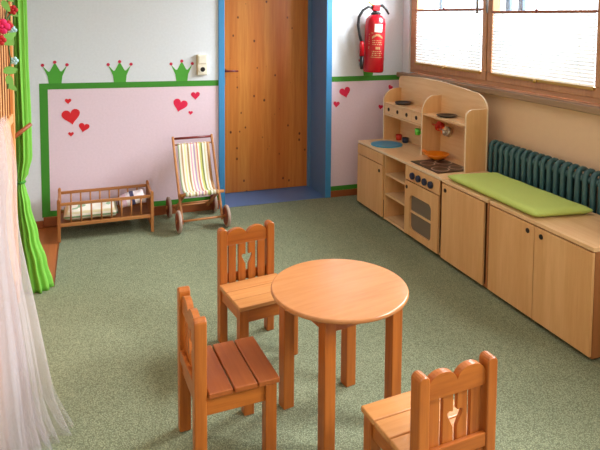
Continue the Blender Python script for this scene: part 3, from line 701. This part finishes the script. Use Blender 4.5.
# ------------------------------------------------------------------ fire extinguisher
t = thing('fire_extinguisher', 'red fire extinguisher with black hose hanging on the back wall', 'fire extinguisher', (-.330, -.107, 1.052)); t.rotation_euler = (0, .035, 0); t.scale = (1.2, 1.15, 1.13)
R_ = .070
MB().lathe([(R_-.006, 0), (R_-.002, .006), (R_, .012), (R_, .355), (R_-.006, .385), (R_-.026, .410), (.024, .420), (.020, .430)], (0, 0, 0), 'Z', 40).build('cylinder', M['ext_red'], t, smooth=True)
MB().lathe([(R_+.0012, 0), (R_+.0012, .008)], (0, 0, .095), 'Z', 40).build('ring_band', M['ext_red'], t)
MB().lathe([(.026, 0), (.034, .004), (.034, .016), (.022, .022), (.020, .030)], (0, 0, .415), 'Z', 24).build('collar', M['black'], t)
MB().box(-.030, .026, -.018, .018, .445, .490).build('valve_head', M['ext_red'], t, bevel=.008)
MB().tube([(.010, 0, .480), (.045, -.004, .487), (.070, -.008, .465), (.094, -.012, .425)], [.009, .010, .009, .007], 8).build('lever', M['black'], t, smooth=True)
MB().tube([(-.020, 0, .482), (-.045, -.004, .496), (-.062, -.006, .508)], [.006, .005, .005], 8).build('safety_pin', M['yellow'], t, smooth=True)
MB().tube([(-.026, 0, .468), (-.060, -.002, .470), (-.100, -.004, .445), (-.128, -.006, .395), (-.132, -.006, .34), (-.118, -.006, .27), (-.102, -.006, .215)], .010, 10).build('hose', M['black'], t, smooth=True)
nz = MB().tube([(-.102, -.006, .222), (-.098, -.006, .200), (-.094, -.006, .115)], [.012, .017, .017], 12).build('nozzle', M['ext_red'], t, smooth=True)
MB().tube([(-.094, -.006, .115), (-.094, -.006, .05), (-.090, -.006, .02)], [.013, .014, .010], 12).build('nozzle_tip', M['black'], nz, smooth=True)
MB().box(-.03, .03, .060, .092, .24, .30).build('wall_bracket', M['black'], t)
def patch(z0, z1, a0, a1, r=R_+.0016):
    b = MB(); n = 12
    b.grid([[(r*math.sin(a0+(a1-a0)*j/n), -r*math.cos(a0+(a1-a0)*j/n), z) for j in range(n+1)] for z in (z0, z1)]); return b
patch(.292, .350, -.50, .28).build('white_label', M['white_pl'], t, smooth=True)
lt = MB()
def pm(z0, z1, a0, a1):
    n = 4; r = R_+.0018
    lt.grid([[(r*math.sin(a0-.42+(a1-a0)*j/n), -r*math.cos(a0-.42+(a1-a0)*j/n), z) for j in range(n+1)] for z in (z0, z1)])
rd = random.Random(3)
for k_ in range(9): a = -.28 + k_*.12; zc = .252 + .018*math.sin((k_)/8*PI); pm(zc-.007, zc+.008, a, a+.085)
for row, z in enumerate((.228, .214, .200, .150, .136, .122)):
    a = -.25 + rd.uniform(0, .05)
    while a < .75:
        wd = rd.uniform(.03, .14); pm(z, z+.006, a, min(a+wd, .8)); a += wd + rd.uniform(.05, .12)
for a in (.10, .26, .42): pm(.168, .186, a, a+.11)
for z in (.27, .25, .235, .22, .205, .18, .17): pm(z, z+.008, -.60, -.55)
o = lt.build('printed_marks', M['beige_pl'], t); o['kind'] = 'stuff'
pm2 = MB()
for (z, a0, a1) in ((.110, -.76, .42), (.283, -.80, -.6)):
    pm2.grid([[((R_+.0017)*math.sin(a0+(a1-a0)*j/10), -(R_+.0017)*math.cos(a0+(a1-a0)*j/10), zz) for j in range(11)] for zz in (z, z+.003)])
pm2.build('print_lines', M['beige_pl'], t)

# ------------------------------------------------------------------ play house at the left edge
t = thing('play_house', 'tall spruce play house frame with vertical slats at the left edge', 'play house', (-2.93, -1.15, 0))
MB().box(-.05, .015, -.05, 0, 0, 2.1).build('corner_post', M['slat'], t, bevel=.003)
MB().box(-.05, .015, -1.30, -1.25, 0, 2.1).build('corner_post', M['slat'], t, bevel=.003)
MB().box(-.02, .0, -1.25, -.05, .12, .96).build('side_panel', M['slat_y'], t, bevel=.002)
MB().box(-.03, .012, -1.25, -.05, .955, 1.0).build('middle_rail', M['slat_y'], t, bevel=.003)
MB().box(-.03, .012, -1.25, -.05, 2.05, 2.1).build('top_rail', M['slat_y'], t, bevel=.003)
MB().box(-.03, .008, -1.25, -.05, .0, .12).build('bottom_rail', M['floorwood'], t, bevel=.003)
for i in range(13):
    y = -.095 - i*.092
    MB().tube([(-.001, y, .999), (-.001, y, 2.052)], .0052, 10).build('slat', M['skirt'], t, smooth=True)
MB().box(-.014, -.001, -1.25, -.05, 1.0, 2.05).build('back_panel', M['slat'], t)
MB().box(-.70, -.65, -.05, 0, 0, 2.1).build('corner_post', M['slat'], t, bevel=.003)
MB().box(-.65, -.05, -.04, -.015, 2.0, 2.1).build('top_rail', M['slat_y'], t, bevel=.003)
MB().tube([(-.02, -.030, .850), (.04, -.002, .895), (.088, .018, .932)], [.012, .012, .011], 10).build('peg', M['skirt'], t, smooth=True)

# green curtain: a gathered bundle, tied, flaring on to the floor
def bundle(path, n=72, folds=9, seed=1):
    b = MB(); rows = []
    rd = random.Random(seed); ph = rd.uniform(0, 6)
    for (x, y, z, rx, ry, am) in path:
        row = []
        for q in range(n):
            a = 2*PI*q/n; f_ = 1 + am*math.sin(folds*a + ph + z*1.5) + am*.5*math.sin((folds*2-5)*a + z*3)
            row.append((x + rx*f_*math.cos(a), y + ry*f_*math.sin(a), z))
        rows.append(row)
    b.grid(rows, True); b.b.verts.ensure_lookup_table()
    b.b.faces.new([b.b.verts[i] for i in range(n)][::-1]); b.b.faces.new([b.b.verts[len(rows)*n-n+i] for i in range(n)])
    return b
def interp(keys, n):
    out = []
    for i in range(n+1):
        z = keys[0][2] + (keys[-1][2]-keys[0][2])*i/n
        for A, B in zip(keys, keys[1:]):
            if min(A[2], B[2]) - 1e-6 <= z <= max(A[2], B[2]) + 1e-6:
                u = (z-A[2])/(B[2]-A[2]); s_ = u*u*(3-2*u)
                out.append(tuple(z if k_ == 2 else A[k_]+(B[k_]-A[k_])*s_ for k_ in range(6))); break
    return out
t = thing('green_curtain', 'lime green curtain gathered at the corner of the play house', 'curtain', (0, 0, 0))
keys = [(-2.892, -1.04, 2.30, .030, .06, .16), (-2.890, -1.04, 1.30, .030, .06, .18), (-2.888, -1.03, .92, .032, .06, .2), (-2.890, -1.03, .74, .034, .05, .2), (-2.905, -1.03, .64, .030, .035, .14), (-2.908, -1.03, .60, .014, .016, .08),
        (-2.908, -1.03, .57, .022, .024, .12), (-2.897, -1.04, .48, .028, .035, .18), (-2.876, -1.045, .30, .040, .045, .2), (-2.852, -1.05, .15, .052, .05, .2), (-2.838, -1.05, .02, .064, .055, .2), (-2.836, -1.05, .001, .066, .055, .2)]
bundle(interp(keys, 90)).build('curtain_cloth', M['curtain'], t, smooth=True)
MB().tube([(-2.908+.02*math.cos(a), -1.03+.024*math.sin(a), .60) for a in [2*PI*q/16 for q in range(17)]], .007, 8).build('tie', M['green'], t, smooth=True)

# tulle
def tulle(name, mat, sil, inner, amp, folds, ph):
    b = MB(); rows = []
    for k_ in range(len(sil)):
        B = Vector(sil[k_]); A = Vector(inner(B.z)); n = 70; row = []
        d = (B-A); nrm = Vector((-d.y, d.x, 0)).normalized()
        fl = max(0, (1.1-B.z)/1.1)
        for j in range(n+1):
            s_ = j/n; a_ = amp*(.35+.9*fl)*math.sin(PI*min(1, (1-s_)*6)/2)
            row.append(tuple(A + d*s_ + nrm*a_*math.sin(s_*folds*2*PI + ph + B.z*1.2)*(1+.3*math.sin(s_*17))))
        rows.append(row)
    b.grid(rows); return b.build(name, mat, None, smooth=True)
sil = [(-2.892, -1.75, 1.08), (-2.878, -1.75, 1.045), (-2.859, -1.78, .953), (-2.846, -1.82, .845), (-2.849, -1.85, .756), (-2.839, -1.90, .645), (-2.812, -1.95, .514), (-2.785, -2.00, .407), (-2.738, -2.12, .235), (-2.704, -2.20, .115), (-2.66, -2.26, .045), (-2.632, -2.285, .004)]
def dens(p, m_=4):
    out = []
    for i in range(len(p)-1):
        for q in range(m_):
            u = q/m_; P0, P1, P2, P3 = [Vector(p[max(0, min(len(p)-1, i+d_))]) for d_ in (-1, 0, 1, 2)]
            out.append(tuple(.5*((2*P1)+(-P0+P2)*u+(2*P0-5*P1+4*P2-P3)*u*u+(-P0+3*P1-3*P2+P3)*u**3)))
    out.append(p[-1]); return out
S1 = dens(sil)
tv = thing('tulle_veil', 'sheer white tulle veil draped from the play house to the carpet', 'veil', (0, 0, 0))
a1 = tulle('outer_layer', M['tulle'], S1, lambda z: (-2.885+.06*(1.08-z), -2.34-.18*(1.08-z), z), .022, 7, 0); a1.parent = tv
S2 = [(max(x-.020-.05*(1.08-z), -2.895), y-.04, z) for x, y, z in S1]
a2 = tulle('inner_layer', M['tulle2'], S2, lambda z: (-2.888+.03*(1.08-z), -2.32-.12*(1.08-z), z), .016, 9, 1.7); a2.parent = tv

# flower garland over the slats
g = thing('flower_garland', 'garland of leaves and red and pink flowers on the slats', 'garland', (-2.900, 0, 0))
vine = [(0, -1.17, 1.60), (0, -1.30, 1.53), (0, -1.42, 1.50), (0, -1.58, 1.47), (0, -1.72, 1.45), (0, -1.88, 1.42)]
MB().tube(vine, .004, 6).build('vine', M['vine'], g, smooth=True)
MB().tube([(0, -1.42, 1.50), (.004, -1.44, 1.42), (0, -1.49, 1.35), (.003, -1.45, 1.29), (0, -1.52, 1.22), (0, -1.57, 1.17)], .0035, 6).build('vine', M['vine'], g, smooth=True)
MB().tube([(0, -1.42, 1.62), (0, -1.50, 1.54), (0, -1.60, 1.47)], .0035, 6).build('vine', M['vine'], g, smooth=True)
def leaf(y, z, s, rx, mat, nm):
    b = MB(); pts = []
    for q in range(12):
        a = 2*PI*q/12; pts.append((s*math.cos(a), s*.45*math.sin(a)*(1-.35*math.cos(a))))
    b.prism(pts, -.001, .001, 'Y'); b.build(nm, M[mat], g, loc=(.008, y, z), rot=(.2, rx, .5))
for y, z, s, rx in ((-1.36, 1.51, .03, .5), (-1.46, 1.385, .03, 1.2), (-1.60, 1.40, .045, -.5), (-1.66, 1.385, .035, .4), (-1.50, 1.25, .032, .1), (-1.55, 1.195, .035, 1.3), (-1.545, 1.245, .03, .2), (-1.32, 1.60, .03, -.6), (-1.52, 1.58, .03, .7), (-1.78, 1.46, .03, .3), (-1.62, 1.54, .03, 1.0), (-1.47, 1.165, .028, .7)):
    leaf(y, z, s, rx, 'leafg', 'leaf')
def flower(y, z, r, mat, nm='flower'):
    b = MB()
    for q in range(5):
        a = 2*PI*q/5; c_ = (.014 + r*.6*math.cos(a), y, z + r*.6*math.sin(a))
        b.lathe([(r*.15, -.004), (r*.5, 0), (r*.35, .006), (r*.05, .008)], c_, 'Y', 10)
    b.lathe([(r*.2, 0), (r*.25, .010), (r*.1, .014)], (.014, y-.012, z), 'Y', 10)
    b.build(nm, M[mat], g, smooth=True)
flower(-1.42, 1.525, .022, 'petal_red'); flower(-1.64, 1.455, .022, 'petal_red'); flower(-1.84, 1.455, .030, 'petal_pink'); flower(-1.40, 1.60, .018, 'petal_pink'); flower(-1.88, 1.40, .020, 'petal_red')
flower(-1.465, 1.43, .020, 'pale_blue', 'pale_flower'); flower(-1.42, 1.285, .019, 'pale_blue', 'pale_flower')
